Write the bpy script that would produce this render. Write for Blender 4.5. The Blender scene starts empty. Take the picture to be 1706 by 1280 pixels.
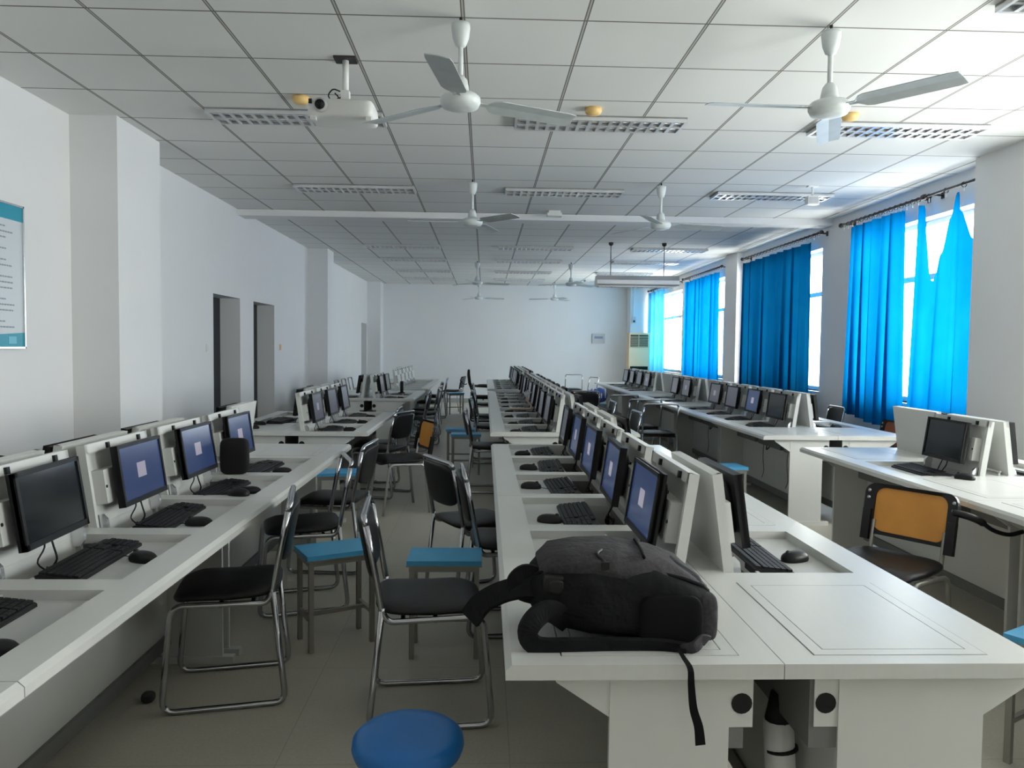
import bpy, math, random
from mathutils import Matrix, Vector, Euler
random.seed(7)
PI = math.pi
C = bpy.context.scene.collection
SC = bpy.context.scene
R = math.radians

# ------------------------------------------------------------------ materials
def mat(name, col, rough=.5, metal=0., spec=.5, emit=None, es=0., noise=0., nscale=20., bump=0., bscale=100., stretch=None):
    m = bpy.data.materials.new(name); m.use_nodes = True
    nt = m.node_tree; b = nt.nodes['Principled BSDF']
    b.inputs['Base Color'].default_value = (*col, 1)
    b.inputs['Roughness'].default_value = rough
    b.inputs['Metallic'].default_value = metal
    b.inputs['Specular IOR Level'].default_value = spec
    if emit:
        b.inputs['Emission Color'].default_value = (*emit, 1)
        b.inputs['Emission Strength'].default_value = es
    if noise or bump:
        tc = nt.nodes.new('ShaderNodeTexCoord')
        vec = tc.outputs['Object']
        if stretch:
            mp = nt.nodes.new('ShaderNodeMapping'); mp.inputs['Scale'].default_value = stretch
            nt.links.new(vec, mp.inputs['Vector']); vec = mp.outputs['Vector']
    if noise:
        n = nt.nodes.new('ShaderNodeTexNoise'); n.inputs['Scale'].default_value = nscale; n.inputs['Detail'].default_value = 5
        nt.links.new(vec, n.inputs['Vector'])
        r = nt.nodes.new('ShaderNodeMapRange')
        r.inputs['From Min'].default_value = .3; r.inputs['From Max'].default_value = .7
        r.inputs['To Min'].default_value = 1 - noise; r.inputs['To Max'].default_value = 1 + noise
        nt.links.new(n.outputs['Fac'], r.inputs['Value'])
        mx = nt.nodes.new('ShaderNodeVectorMath'); mx.operation = 'SCALE'
        mx.inputs[0].default_value = col
        nt.links.new(r.outputs['Result'], mx.inputs['Scale'])
        nt.links.new(mx.outputs['Vector'], b.inputs['Base Color'])
    if bump:
        n2 = nt.nodes.new('ShaderNodeTexNoise'); n2.inputs['Scale'].default_value = bscale; n2.inputs['Detail'].default_value = 3
        nt.links.new(vec, n2.inputs['Vector'])
        bp = nt.nodes.new('ShaderNodeBump'); bp.inputs['Strength'].default_value = bump; bp.inputs['Distance'].default_value = .01
        nt.links.new(n2.outputs['Fac'], bp.inputs['Height']); nt.links.new(bp.outputs['Normal'], b.inputs['Normal'])
    return m

M = {}
M['wall'] = mat('wall_paint', (.80, .80, .805), .85, noise=.015, nscale=1.5)
M['laminate'] = mat('white_laminate', (.60, .605, .585), .30, noise=.012, nscale=9, stretch=(1, 12, 1))
M['laminate2'] = mat('white_laminate_panel', (.60, .605, .585), .42, noise=.012, nscale=6, stretch=(1, 1, .3))
M['tray'] = mat('tray_laminate', (.52, .525, .515), .45)
M['gap'] = mat('dark_gap', (.05, .05, .05), .8)
M['darkhole'] = mat('dark_grey_board', (.16, .16, .155), .7)
M['black'] = mat('black_plastic', (.009, .009, .010), .42, spec=.3)
M['blackmat'] = mat('black_matte', (.007, .007, .007), .75, spec=.3)
M['key'] = mat('key_caps', (.014, .014, .016), .5, spec=.3)
M['pad'] = mat('black_vinyl', (.011, .011, .012), .38, spec=.35, bump=.15, bscale=220)
M['chrome'] = mat('chrome', (.46, .46, .48), .18, 1.)
M['steel'] = mat('painted_steel', (.32, .31, .28), .4, .6)
M['steel2'] = mat('satin_steel', (.55, .55, .56), .33, .9)
M['rubber'] = mat('rubber', (.03, .03, .03), .8)
M['whitepl'] = mat('white_plastic', (.78, .78, .76), .4)
M['cream'] = mat('cream_plastic', (.86, .60, .34), .45)
M['yellow'] = mat('yellow_plastic', (.80, .55, .22), .5)
M['fan'] = mat('fan_enamel', (.66, .70, .70), .35, noise=.05, nscale=14)
M['fanblade'] = mat('fan_blade', (.50, .54, .55), .35, .2, noise=.08, nscale=10)
M['stoolblue'] = mat('stool_blue', (.07, .37, .66), .42, noise=.06, nscale=20)
M['roundblue'] = mat('round_stool_blue', (.010, .145, .46), .38)
M['orange'] = mat('orange_mesh', (.72, .31, .055), .6, noise=.07, nscale=7)
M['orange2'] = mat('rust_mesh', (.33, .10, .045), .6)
M['fabric'] = mat('backpack_black', (.011, .011, .0125), .85, spec=.15, bump=.9, bscale=18)
M['fabric2'] = mat('backpack_grey', (.05, .047, .052), .8, spec=.2, noise=.2, nscale=120, bump=.9, bscale=22)
M['web'] = mat('black_webbing', (.006, .006, .007), .8, spec=.15)
M['rod'] = mat('dark_rod', (.05, .045, .045), .4, .5)
M['silver'] = mat('silver_frame', (.72, .73, .75), .25, .8)
M['louver'] = mat('louver_metal', (.72, .73, .74), .3, .5)
M['louverd'] = mat('louver_back', (.36, .36, .37), .5)
M['tube'] = mat('white_tube', (.8, .8, .8), .4)
M['greydoor'] = mat('grey_door', (.33, .33, .34), .6)
M['darkdoor'] = mat('dark_door', (.012, .013, .018), .5)
M['scr_off'] = mat('screen_off', (.012, .014, .017), .12)
M['scr_grey'] = mat('screen_grey', (.02, .02, .03), .2, emit=(.10, .105, .135), es=.5)  # faint glow stands in for room light reflected on grey screens
M['scr_blue'] = mat('screen_blue', (.01, .012, .03), .2, emit=(.018, .034, .09), es=1.0)
M['scr_box'] = mat('screen_box', (.02, .02, .02), .2, emit=(.36, .34, .42), es=.8)
M['scr_box2'] = mat('screen_box_dim', (.02, .02, .02), .2, emit=(.33, .34, .42), es=.6)
M['teal'] = mat('poster_teal', (.01, .30, .42), .35)
M['teal2'] = mat('poster_light_teal', (.12, .50, .62), .35)
M['paper'] = mat('poster_paper', (.62, .66, .70), .35)
M['ink'] = mat('poster_ink', (.28, .30, .34), .5)
M['bluecloth'] = mat('blue_cloth', (.06, .12, .42), .7)
M['whitecloth'] = mat('white_cloth', (.7, .72, .78), .7)
M['tan'] = mat('tan_wrap', (.62, .47, .38), .6)
M['panelblue'] = mat('breaker_window', (.22, .27, .38), .3)
M['greybox'] = mat('grey_box', (.52, .53, .54), .5)
M['winframe'] = mat('window_frame_white', (.80, .81, .82), .4)
M['base'] = mat('baseboard_grey', (.40, .41, .38), .55)

def curtain_mat(name, ca, cb_, tr):
    m = bpy.data.materials.new(name); m.use_nodes = True; nt = m.node_tree
    nt.nodes.clear(); o = nt.nodes.new('ShaderNodeOutputMaterial')
    d = nt.nodes.new('ShaderNodeBsdfDiffuse'); t = nt.nodes.new('ShaderNodeBsdfTranslucent'); x = nt.nodes.new('ShaderNodeMixShader')
    n = nt.nodes.new('ShaderNodeTexNoise'); n.inputs['Scale'].default_value = 3
    tc = nt.nodes.new('ShaderNodeTexCoord'); nt.links.new(tc.outputs['Object'], n.inputs['Vector'])
    cr = nt.nodes.new('ShaderNodeMix'); cr.data_type = 'RGBA'
    cr.inputs[6].default_value = (*ca, 1); cr.inputs[7].default_value = (*cb_, 1)
    nt.links.new(n.outputs['Fac'], cr.inputs[0])
    for s in (d, t): nt.links.new(cr.outputs[2], s.inputs['Color'])
    x.inputs[0].default_value = tr
    nt.links.new(d.outputs[0], x.inputs[1]); nt.links.new(t.outputs[0], x.inputs[2]); nt.links.new(x.outputs[0], o.inputs[0])
    return m
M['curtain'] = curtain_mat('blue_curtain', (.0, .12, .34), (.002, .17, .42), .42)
M['curtain_dark'] = curtain_mat('dark_blue_curtain', (.0, .055, .17), (.002, .08, .18), .18)  # darker, less translucent copy; less light behind it put into the cloth colour
M['curtain_light'] = curtain_mat('light_blue_curtain', (.02, .20, .42), (.06, .30, .50), .5)
def glass_mat():
    m = bpy.data.materials.new('window_glass'); m.use_nodes = True; nt = m.node_tree
    nt.nodes.clear(); o = nt.nodes.new('ShaderNodeOutputMaterial')
    d = nt.nodes.new('ShaderNodeBsdfTransparent'); t = nt.nodes.new('ShaderNodeBsdfGlossy'); x = nt.nodes.new('ShaderNodeMixShader')
    d.inputs['Color'].default_value = (.93, .96, .96, 1); t.inputs['Roughness'].default_value = .05
    x.inputs[0].default_value = .06
    nt.links.new(d.outputs[0], x.inputs[1]); nt.links.new(t.outputs[0], x.inputs[2]); nt.links.new(x.outputs[0], o.inputs[0])
    return m
M['glass'] = glass_mat()

def nmath(nt, op, a, b=None, c=None):
    n = nt.nodes.new('ShaderNodeMath'); n.operation = op
    for i, v in enumerate((a, b, c)):
        if v is None: continue
        if isinstance(v, (int, float)): n.inputs[i].default_value = v
        else: nt.links.new(v, n.inputs[i])
    return n.outputs[0]
def grid_mat(name, base, line, px, py, ox, oy, wx, wy, rough, double=False, noise=.02, nscale=2., speck=0.):
    m = bpy.data.materials.new(name); m.use_nodes = True; nt = m.node_tree; b = nt.nodes['Principled BSDF']
    b.inputs['Roughness'].default_value = rough
    tc = nt.nodes.new('ShaderNodeTexCoord'); sp = nt.nodes.new('ShaderNodeSeparateXYZ'); nt.links.new(tc.outputs['Object'], sp.inputs[0])
    def dist(o, off, p):
        return nmath(nt, 'ABSOLUTE', nmath(nt, 'SUBTRACT', nmath(nt, 'FRACT', nmath(nt, 'ADD', nmath(nt, 'DIVIDE', nmath(nt, 'SUBTRACT', o, off), p), 100.5)), .5))
    dx = dist(sp.outputs['X'], ox, px); dy = dist(sp.outputs['Y'], oy, py)   # 0 on the line
    lx = nmath(nt, 'LESS_THAN', dx, wx / px)
    if double:
        lx = nmath(nt, 'SUBTRACT', lx, nmath(nt, 'MULTIPLY', nmath(nt, 'LESS_THAN', dx, wx * .38 / px), .55))
    ly = nmath(nt, 'LESS_THAN', dy, wy / py)
    ln = nmath(nt, 'MAXIMUM', lx, ly)
    n = nt.nodes.new('ShaderNodeTexNoise'); n.inputs['Scale'].default_value = nscale; n.inputs['Detail'].default_value = 4
    nt.links.new(tc.outputs['Object'], n.inputs['Vector'])
    f = nmath(nt, 'ADD', nmath(nt, 'MULTIPLY', nmath(nt, 'SUBTRACT', n.outputs['Fac'], .5), noise * 2), 1.)
    # each tile a hair different
    wn = nt.nodes.new('ShaderNodeTexWhiteNoise'); wn.noise_dimensions = '2D'; cb = nt.nodes.new('ShaderNodeCombineXYZ')
    nt.links.new(nmath(nt, 'FLOOR', nmath(nt, 'DIVIDE', nmath(nt, 'SUBTRACT', sp.outputs['X'], ox), px)), cb.inputs[0])
    nt.links.new(nmath(nt, 'FLOOR', nmath(nt, 'DIVIDE', nmath(nt, 'SUBTRACT', sp.outputs['Y'], oy), py)), cb.inputs[1])
    nt.links.new(cb.outputs[0], wn.inputs['Vector'])
    f = nmath(nt, 'ADD', f, nmath(nt, 'MULTIPLY', nmath(nt, 'SUBTRACT', wn.outputs['Value'], .5), .035))
    if speck:
        n3 = nt.nodes.new('ShaderNodeTexNoise'); n3.inputs['Scale'].default_value = 90; n3.inputs['Detail'].default_value = 2
        nt.links.new(tc.outputs['Object'], n3.inputs['Vector'])
        f = nmath(nt, 'ADD', f, nmath(nt, 'MULTIPLY', nmath(nt, 'SUBTRACT', n3.outputs['Fac'], .5), speck))
    vm = nt.nodes.new('ShaderNodeVectorMath'); vm.operation = 'SCALE'; vm.inputs[0].default_value = base; nt.links.new(f, vm.inputs['Scale'])
    mx = nt.nodes.new('ShaderNodeMix'); mx.data_type = 'RGBA'
    nt.links.new(ln, mx.inputs[0]); nt.links.new(vm.outputs[0], mx.inputs[6]); mx.inputs[7].default_value = (*line, 1)
    nt.links.new(mx.outputs[2], b.inputs['Base Color'])
    return m
M['ceil'] = grid_mat('ceiling_tiles', (.76, .76, .74), (.16, .15, .13), .6, .605, -.12, 3.85, .0105, .006, .8, True)
M['floor'] = grid_mat('terrazzo_floor', (.50, .475, .405), (.38, .36, .31), .8, .8, .1, .2, .002, .002, .42, False, .09, 3., .28)

# ------------------------------------------------------------------ mesh builder
class MB:
    def __init__(s): s.v = []; s.f = []; s.m = []; s.s = []
    def add(s, vs, fs, mi=0, sm=False, mtx=None):
        o = len(s.v)
        for p in vs:
            p = Vector(p)
            if mtx is not None: p = mtx @ p
            s.v.append(p[:])
        for f in fs: s.f.append([i + o for i in f]); s.m.append(mi); s.s.append(sm)
    def box(s, a, b, mi=0, mtx=None):
        x0, y0, z0 = a; x1, y1, z1 = b
        if x0 > x1: x0, x1 = x1, x0
        if y0 > y1: y0, y1 = y1, y0
        if z0 > z1: z0, z1 = z1, z0
        s.add([(x0, y0, z0), (x1, y0, z0), (x1, y1, z0), (x0, y1, z0), (x0, y0, z1), (x1, y0, z1), (x1, y1, z1), (x0, y1, z1)],
              [(0, 3, 2, 1), (4, 5, 6, 7), (0, 1, 5, 4), (1, 2, 6, 5), (2, 3, 7, 6), (3, 0, 4, 7)], mi, False, mtx)
    def cbox(s, c, d, mi=0, mtx=None, ch=0):
        if not ch:
            s.box([c[i] - d[i] / 2 for i in range(3)], [c[i] + d[i] / 2 for i in range(3)], mi, mtx); return
        s.cushion(c, d, 8, mi, mtx=mtx, sm=False, nu=16, nv=8)
    def prism(s, pts, axis, a, b, mi=0, mtx=None):
        n = len(pts)
        def P(p, t):
            return {'x': (t, p[0], p[1]), 'y': (p[0], t, p[1]), 'z': (p[0], p[1], t)}[axis]
        s.add([P(p, a) for p in pts] + [P(p, b) for p in pts],
              [list(range(n))[::-1], list(range(n, 2 * n))] + [(i, (i + 1) % n, n + (i + 1) % n, n + i) for i in range(n)], mi, False, mtx)
    def tube(s, pts, r, seg=8, mi=0, closed=False, mtx=None, flat=None):
        pts = [Vector(p) for p in pts]; n = len(pts); rings = []
        up = Vector((0, 0, 1)); prev = None
        for i, p in enumerate(pts):
            if closed: t = pts[(i + 1) % n] - pts[i - 1]
            else: t = pts[min(i + 1, n - 1)] - pts[max(i - 1, 0)]
            if t.length < 1e-9: t = Vector((0, 0, 1))
            t.normalize()
            if prev is None:
                a = up if abs(t.z) < .9 else Vector((1, 0, 0))
                u = t.cross(a).normalized()
            else:
                u = (prev - t * prev.dot(t)).normalized()
            prev = u; w = t.cross(u)
            rr = r[i] if isinstance(r, (list, tuple)) else r
            fx, fy = flat or (1, 1)
            rings.append([p + (u * math.cos(2 * PI * k / seg) * fx + w * math.sin(2 * PI * k / seg) * fy) * rr for k in range(seg)])
        vs = [q for rg in rings for q in rg]; fs = []
        m = n if closed else n - 1
        for i in range(m):
            j = (i + 1) % n
            for k in range(seg):
                fs.append((i * seg + k, i * seg + (k + 1) % seg, j * seg + (k + 1) % seg, j * seg + k))
        if not closed:
            fs.append(list(range(seg))[::-1]); fs.append([(n - 1) * seg + k for k in range(seg)])
        s.add(vs, fs, mi, True, mtx)
    def loft(s, rings, mi=0, sm=True, cap=True, mtx=None):
        n = len(rings[0]); vs = [p for r_ in rings for p in r_]; fs = []
        for i in range(len(rings) - 1):
            for k in range(n):
                fs.append((i * n + k, i * n + (k + 1) % n, (i + 1) * n + (k + 1) % n, (i + 1) * n + k))
        if cap: fs.append(list(range(n))[::-1]); fs.append([(len(rings) - 1) * n + k for k in range(n)])
        s.add(vs, fs, mi, sm, mtx)
    def lathe(s, prof, c=(0, 0, 0), seg=20, mi=0, mtx=None):
        rings = [[(c[0] + r_ * math.cos(2 * PI * k / seg), c[1] + r_ * math.sin(2 * PI * k / seg), c[2] + z) for k in range(seg)] for r_, z in prof]
        s.loft(rings, mi, True, True, mtx)
    def cushion(s, c, d, e=4, mi=0, fn=None, mtx=None, sm=True, nu=28, nv=12, ez=None):
        """superellipsoid slab; fn bends it"""
        def sp(v, p): return math.copysign(abs(v) ** p, v)
        q = 2 / e; qz = 2 / (ez or e); rings = []
        for i in range(1, nv):
            th = -PI / 2 + PI * i / nv; ring = []
            for k in range(nu):
                ph = 2 * PI * k / nu
                x = sp(math.cos(th), qz) * sp(math.cos(ph), q) * d[0] / 2; y = sp(math.cos(th), qz) * sp(math.sin(ph), q) * d[1] / 2
                z = sp(math.sin(th), qz) * d[2] / 2
                if fn: x, y, z = fn(x, y, z)
                ring.append((c[0] + x, c[1] + y, c[2] + z))
            rings.append(ring)
        s.loft(rings, mi, sm, True, mtx)
    def build(s, name, mats, parent=None, loc=(0, 0, 0), rot=(0, 0, 0)):
        me = bpy.data.meshes.new(name); me.from_pydata(s.v, [], s.f)
        for m in (mats if isinstance(mats, (list, tuple)) else [mats]): me.materials.append(M[m] if isinstance(m, str) else m)
        me.polygons.foreach_set('material_index', s.m); me.polygons.foreach_set('use_smooth', s.s)
        me.update()
        return link(name, me, parent, loc, rot)

def link(name, me, parent=None, loc=(0, 0, 0), rot=(0, 0, 0)):
    o = bpy.data.objects.new(name, me); C.objects.link(o)
    o.location = loc; o.rotation_euler = rot
    if parent is not None: o.parent = parent
    return o
def fillet(pts, r, n=4, closed=False):
    pts = [Vector(p) for p in pts]; out = []; N = len(pts)
    for i, p in enumerate(pts):
        if not closed and i in (0, N - 1): out.append(p); continue
        a = pts[i - 1] - p; b = pts[(i + 1) % N] - p
        rr = min(r, a.length * .45, b.length * .45)
        A = p + a.normalized() * rr; B = p + b.normalized() * rr
        for k in range(n + 1):
            t = k / n; out.append(A * (1 - t) ** 2 + p * 2 * t * (1 - t) + B * t * t)
    return out
def bez(p0, p1, p2, p3, n=10):
    p0, p1, p2, p3 = map(Vector, (p0, p1, p2, p3))
    return [p0 * (1 - t) ** 3 + p1 * 3 * t * (1 - t) ** 2 + p2 * 3 * t * t * (1 - t) + p3 * t ** 3 for t in [i / n for i in range(n + 1)]]
def spline(pts, n=6):
    pts = [Vector(p) for p in pts]; P = [pts[0] * 2 - pts[1]] + pts + [pts[-1] * 2 - pts[-2]]; out = []
    for i in range(1, len(P) - 2):
        for k in range(n):
            t = k / n; a, b, c, d = P[i - 1:i + 3]
            out.append(.5 * ((2 * b) + (c - a) * t + (2 * a - 5 * b + 4 * c - d) * t * t + (-a + 3 * b - 3 * c + d) * t ** 3))
    out.append(pts[-1]); return out
def tag(o, label, cat, group=None, kind=None):
    o['label'] = label; o['category'] = cat
    if group: o['group'] = group
    if kind: o['kind'] = kind
    return o
def empty(name, loc=(0, 0, 0), rz=0):
    o = bpy.data.objects.new(name, None); C.objects.link(o); o.location = loc; o.rotation_euler = (0, 0, rz); o.empty_display_size = .1
    return o
def struct(mb, name, mats, label=None):
    o = mb.build(name, mats); o['kind'] = 'structure'
    if label: o['label'] = label; o['category'] = name.split('_')[0]
    return o
def clone(o, parent=None):
    c = o.copy(); C.objects.link(c); c.parent = parent
    for ch in o.children: clone(ch, c)
    return c
def prune(o):
    for ch in list(o.children): prune(ch)
    bpy.data.objects.remove(o)
ORD = ['first', 'second', 'third', 'fourth', 'fifth', 'sixth', 'seventh', 'eighth', 'ninth', 'tenth', 'eleventh', 'twelfth', 'thirteenth', 'fourteenth', 'fifteenth', 'sixteenth']

# ------------------------------------------------------------------ camera
H = 1.43
cam = bpy.data.cameras.new('camera'); co = bpy.data.objects.new('camera', cam); C.objects.link(co)
cam.sensor_width = 36; cam.sensor_fit = 'HORIZONTAL'; cam.lens = 1290 / 1706 * 36; cam.clip_start = .05; cam.clip_end = 200
co.matrix_world = Matrix.Translation((0, 0, H)) @ Matrix.Rotation(R(-2.05), 4, 'Z') @ Matrix.Rotation(PI / 2 + R(-2.69), 4, 'X') @ Matrix.Rotation(.011, 4, 'Z')
SC.camera = co

# ------------------------------------------------------------------ room
CZ = 3.03; XL = -2.93; XR = 4.22; Y0 = -3.2; Y1 = 20.0
b = MB(); b.box((XL - .3, Y0, -.1), (XR + .4, Y1 + .2, 0)); struct(b, 'floor', 'floor', 'speckled grey terrazzo floor running the length of the room')
b = MB(); b.box((XL - .3, Y0, CZ), (XR + .4, Y1 + .2, CZ + .1)); struct(b, 'ceiling', 'ceil', 'white suspended ceiling of square tiles in dark-lined grid')
b = MB(); b.box((XL - .3, Y1, 0), (XR + .4, Y1 + .2, CZ)); struct(b, 'wall_back', 'wall', 'plain white far end wall of the computer room')
b = MB(); b.box((XL - .3, Y0 - .2, 0), (XR + .4, Y0, CZ)); struct(b, 'wall_front', 'wall')
b = MB(); doors = [(8.49, 9.41, 1.98), (9.95, 10.92, 1.98), (18.55, 19.38, 1.98)]
yy = Y0
for a0, a1, h in doors:
    b.box((XL - .24, yy, 0), (XL, a0, CZ)); b.box((XL - .24, a0, h), (XL, a1, CZ)); yy = a1
b.box((XL - .24, yy, 0), (XL, Y1, CZ)); struct(b, 'wall_left', 'wall', 'long white side wall with two dark door openings')
for i, (a0, a1, h) in enumerate(doors):
    b = MB(); b.box((XL - .29, a0 - .05, -.02), (XL - .238, a1 + .05, h + .05))  # first two: near-black leaf added to stand in for the unlit room beyond
    if i < 2:
        for k in range(2):
            for j in range(2):
                w = (a1 - a0) / 2; y = a0 + .06 + k * w; z = .2 + j * .9
                b.box((XL - .24, y, z), (XL - .232, y + w - .12, z + .72))
    o = struct(b, 'door_%d' % (i + 1), 'darkdoor' if i < 2 else 'greydoor', ['dark door set deep in the nearer side-wall opening', 'dark door set deep in the second side-wall opening', 'grey door in the recess beside the far corner pillar'][i])
    h2 = MB(); h2.tube([(XL - .25, a0 + .10, 1.0), (XL - .20, a0 + .10, 1.0), (XL - .20, a0 + .20, 1.0)], .009); h2.build('door_handle', 'silver', o)
for i, (a0, a1, w) in enumerate([(5.62, 6.34, .33), (12.95, 13.45, .33), (19.45, 20., .33)]):
    b = MB(); b.box((XL, a0, 0), (XL + w, a1, CZ)); struct(b, 'trim_%d' % (i + 1), 'wall', 'white square pillar on the side wall, ' + ['nearest to the poster', 'beyond the two dark doors', 'in the far corner'][i])
# beam
b = MB(); b.box((XL, 9.35, CZ - .07), (XR, 9.62, CZ)); struct(b, 'trim_4', 'wall', 'shallow white beam crossing the ceiling')
# right wall with openings
wins = [(0.2, 2.2), (3.3, 5.3), (6.42, 8.80), (9.62, 12.5), (13.35, 16.12), (16.5, 19.35)]
ZS, ZT = .92, 2.72
b = MB(); yy = Y0
for a0, a1 in wins:
    b.box((XR, yy, 0), (XR + .26, a0, CZ)); b.box((XR, a0, 0), (XR + .26, a1, ZS)); b.box((XR, a0, ZT), (XR + .26, a1, CZ)); yy = a1
b.box((XR, yy, 0), (XR + .26, Y1, CZ)); struct(b, 'wall_right', 'wall', 'white window wall with tall openings behind blue curtains')
k = 5
for a0, a1, w in [(5.6, 6.32, .19), (12.62, 13.25, .1), (19.5, 20., .55), (-.5, 0., .17)]:
    b = MB(); b.box((XR - w, a0, 0), (XR, a1, CZ)); o = struct(b, 'trim_%d' % k, 'wall', 'white pillar on the window wall'); k += 1
for i, (a0, a1) in enumerate(wins):
    x0, x1 = XR + .14, XR + .20; f = MB(); w = a1 - a0
    f.box((x0, a0, ZS), (x1, a1, ZS + .05)); f.box((x0, a0, ZT - .05), (x1, a1, ZT)); f.box((x0, a0, ZS), (x1, a0 + .05, ZT)); f.box((x0, a1 - .05, ZS), (x1, a1, ZT))
    f.box((x0, a0, 2.14), (x1, a1, 2.20))
    n = 3 if w > 2.5 else 2
    n = 4
    for j in range(1, n):
        f.box((x0, a0 + w * j / n - .025, ZS), (x1, a0 + w * j / n + .025, 2.17 if j != 2 else ZT))
    o = struct(f, 'window_%d' % (i + 1), 'winframe', 'white framed window, number %s along the window wall' % ORD[i])
    g = MB(); g.box((x0 + .025, a0 + .03, ZS + .03), (x0 + .031, a1 - .03, ZT - .03)); g.build('pane', 'glass', o)
    g = MB(); g.box((XR - .03, a0 - .03, ZS - .03), (x0, a1 + .03, ZS)); g.build('window_sill', 'winframe', o)
# baseboards
b = MB(); b.box((XL + .33, Y1 - .015, 0), (XR - .55, Y1, .11)); struct(b, 'baseboard_back', 'base', 'grey baseboard under the far wall')
b = MB(); yy = Y0
for a0, a1, h in doors: b.box((XL, yy, 0), (XL + .012, a0, .11)); yy = a1
struct(b, 'baseboard_left', 'base')
b = MB(); b.box((XR - .012, Y0, 0), (XR, 19.45, .11)); struct(b, 'baseboard_right', 'base')

# ------------------------------------------------------------------ desks
LU = .520; HW = .615; CL = .645; ML = CL * 3; DZ = .74
U0, U1 = .125, .53
def desk_meshes():
    t = MB(); h = ML / 2 - .0015
    prof = [(.0, DZ - .034), (.0, DZ - .012), (.014, DZ), (U0, DZ), (U0, DZ - .034)]
    t.prism([(p[0], p[1]) for p in prof], 'x', -h, h)
    t.box((-h, U1, DZ - .034), (h, HW - .001, DZ))
    xs = [-h, -CL / 2 - .045, -CL / 2 + .045, CL / 2 - .045, CL / 2 + .045, h]
    t.box((-h, U0, DZ - .034), (-ML / 2 + .05, U1, DZ)); t.box((ML / 2 - .05, U0, DZ - .034), (h, U1, DZ))
    for c in (-CL / 2, CL / 2): t.box((c - .05, U0, DZ - .034), (c + .05, U1, DZ))
    tray = MB()
    for c in (-CL, 0, CL):
        x0, x1 = c - CL / 2 + .05, c + CL / 2 - .05
        tray.box((x0, U0, DZ - .045), (x1, .41, DZ - .029)); tray.box((x0, .405, DZ - .045), (x1, .415, DZ - .012))
    well = MB()
    for c in (-CL, 0, CL):
        x0, x1 = c - CL / 2 + .05, c + CL / 2 - .05
        well.box((x0, .415, DZ - .21), (x1, .532, DZ - .2)); well.box((x0, .532, DZ - .21), (x1, .54, DZ - .034)); well.box((x0, .407, DZ - .21), (x1, .415, DZ - .046))
        well.box((x0 - .008, .407, DZ - .21), (x0, .54, DZ - .034)); well.box((x1, .407, DZ - .21), (x1 + .008, .54, DZ - .034))
        well.box((c - .05, .418, DZ - .2), (c + .05, .47, DZ - .13), 1)
    return t, tray, well
t_, tr_, we_ = desk_meshes()
def side_panel(u0, u1):
    p = MB(); p.box((-.009, u0, .03), (.009, u1, DZ - .034))
    p.prism([(u0 - .13, DZ - .034), (u0, DZ - .034), (u0, DZ - .135), (u0 - .12, DZ - .055)], 'x', -.007, .007)
    p.box((-.02, u0 - .05, 0), (.02, u1 + .06, .032))
    p.box((-.006, u1, DZ - .16), (.006, u1 + .055, DZ - .034))
    cx, cz = u1 + .029, DZ - .105
    for sgn in (-1, 1):
        ring = [(sgn * .0072, cx + .024 * math.cos(a * PI / 8), cz + .024 * math.sin(a * PI / 8)) for a in range(16)]
        p.add(ring, [list(range(16)) if sgn > 0 else list(range(16))[::-1]], 1)
    return p
def make_desk(u0=.235, u1=.505):
    r_ = empty('computer_desk')
    if not hasattr(make_desk, 'me'):
        a = t_.build('tabletop', 'laminate', r_); c = tr_.build('keyboard_tray', 'tray', r_); d = we_.build('cable_well', ['darkhole', 'black'], r_)
        make_desk.me = (a.data, c.data, d.data)
    else:
        for n, m in zip(('tabletop', 'keyboard_tray', 'cable_well'), make_desk.me): link(n, m, r_)
    key = (u0, u1)
    sp = side_panel(u0, u1)
    o1 = sp.build('side_panel', ['laminate2', 'blackmat'], r_, (-ML / 2 + .045, 0, 0)); link('side_panel', o1.data, r_, (ML / 2 - .045, 0, 0))
    q = MB(); q.box((-ML / 2 + .055, u1 - .03, .14), (ML / 2 - .055, u1 - .014, DZ - .215)); q.box((-ML / 2 + .055, u1 - .045, .085), (ML / 2 - .055, u1 - .004, .14), 1)
    q.build('back_panel', ['laminate2', 'darkhole'], r_)
    return r_
# lids
lo = MB(); LW, LH, LT = .53, .395, .016
lo.box((-LW / 2, 0, 0), (LW / 2, LT, LH))
lo.box((-LW / 2, -.016, LH - .035), (LW / 2, 0, LH)); lo.box((-LW / 2, -.016, 0), (-LW / 2 + .018, 0, LH)); lo.box((LW / 2 - .018, -.016, 0), (LW / 2, 0, LH))
lo.box((-.215, -.045, .16), (.215, 0, .29)); 
for x in (-.205, .205): lo.tube([(x, -.047, .225), (x, -.044, .225)], .006, 8, 1)
for x in (-.10, .17): lo.box((x - .008, -.026, LH - .03), (x + .008, -.015, LH - .008), 1)
lid_open = lo.build('lid', ['laminate2', 'black']); hb = MB()
hb.prism([(0, .05), (-.03, .05), (-.045, .07), (-.045, .105), (-.03, .125), (0, .125)], 'x', -.008, .008)
hinge = hb.build('hinge', 'silver', lid_open)
lc = MB(); w2, u0_, u1_ = .5425 / 2, U0 + .003, U1 - .003; zt = DZ + .0012
def frame_rect(mb, x0, y0, x1, y1, wd, z0, z1):
    mb.box((x0, y0, z0), (x1, y0 + wd, z1)); mb.box((x0, y1 - wd, z0), (x1, y1, z1)); mb.box((x0, y0 + wd, z0), (x0 + wd, y1 - wd, z1)); mb.box((x1 - wd, y0 + wd, z0), (x1, y1 - wd, z1))
frame_rect(lc, -w2, u0_, w2, u1_, .03, DZ - .02, zt)
lc.box((-w2 + .0325, u0_ + .0325, DZ - .02), (w2 - .0325, u1_ - .0325, zt)); lc.box((-w2 + .001, u0_ + .001, DZ - .024), (w2 - .001, u1_ - .001, DZ - .02), 1)
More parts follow.
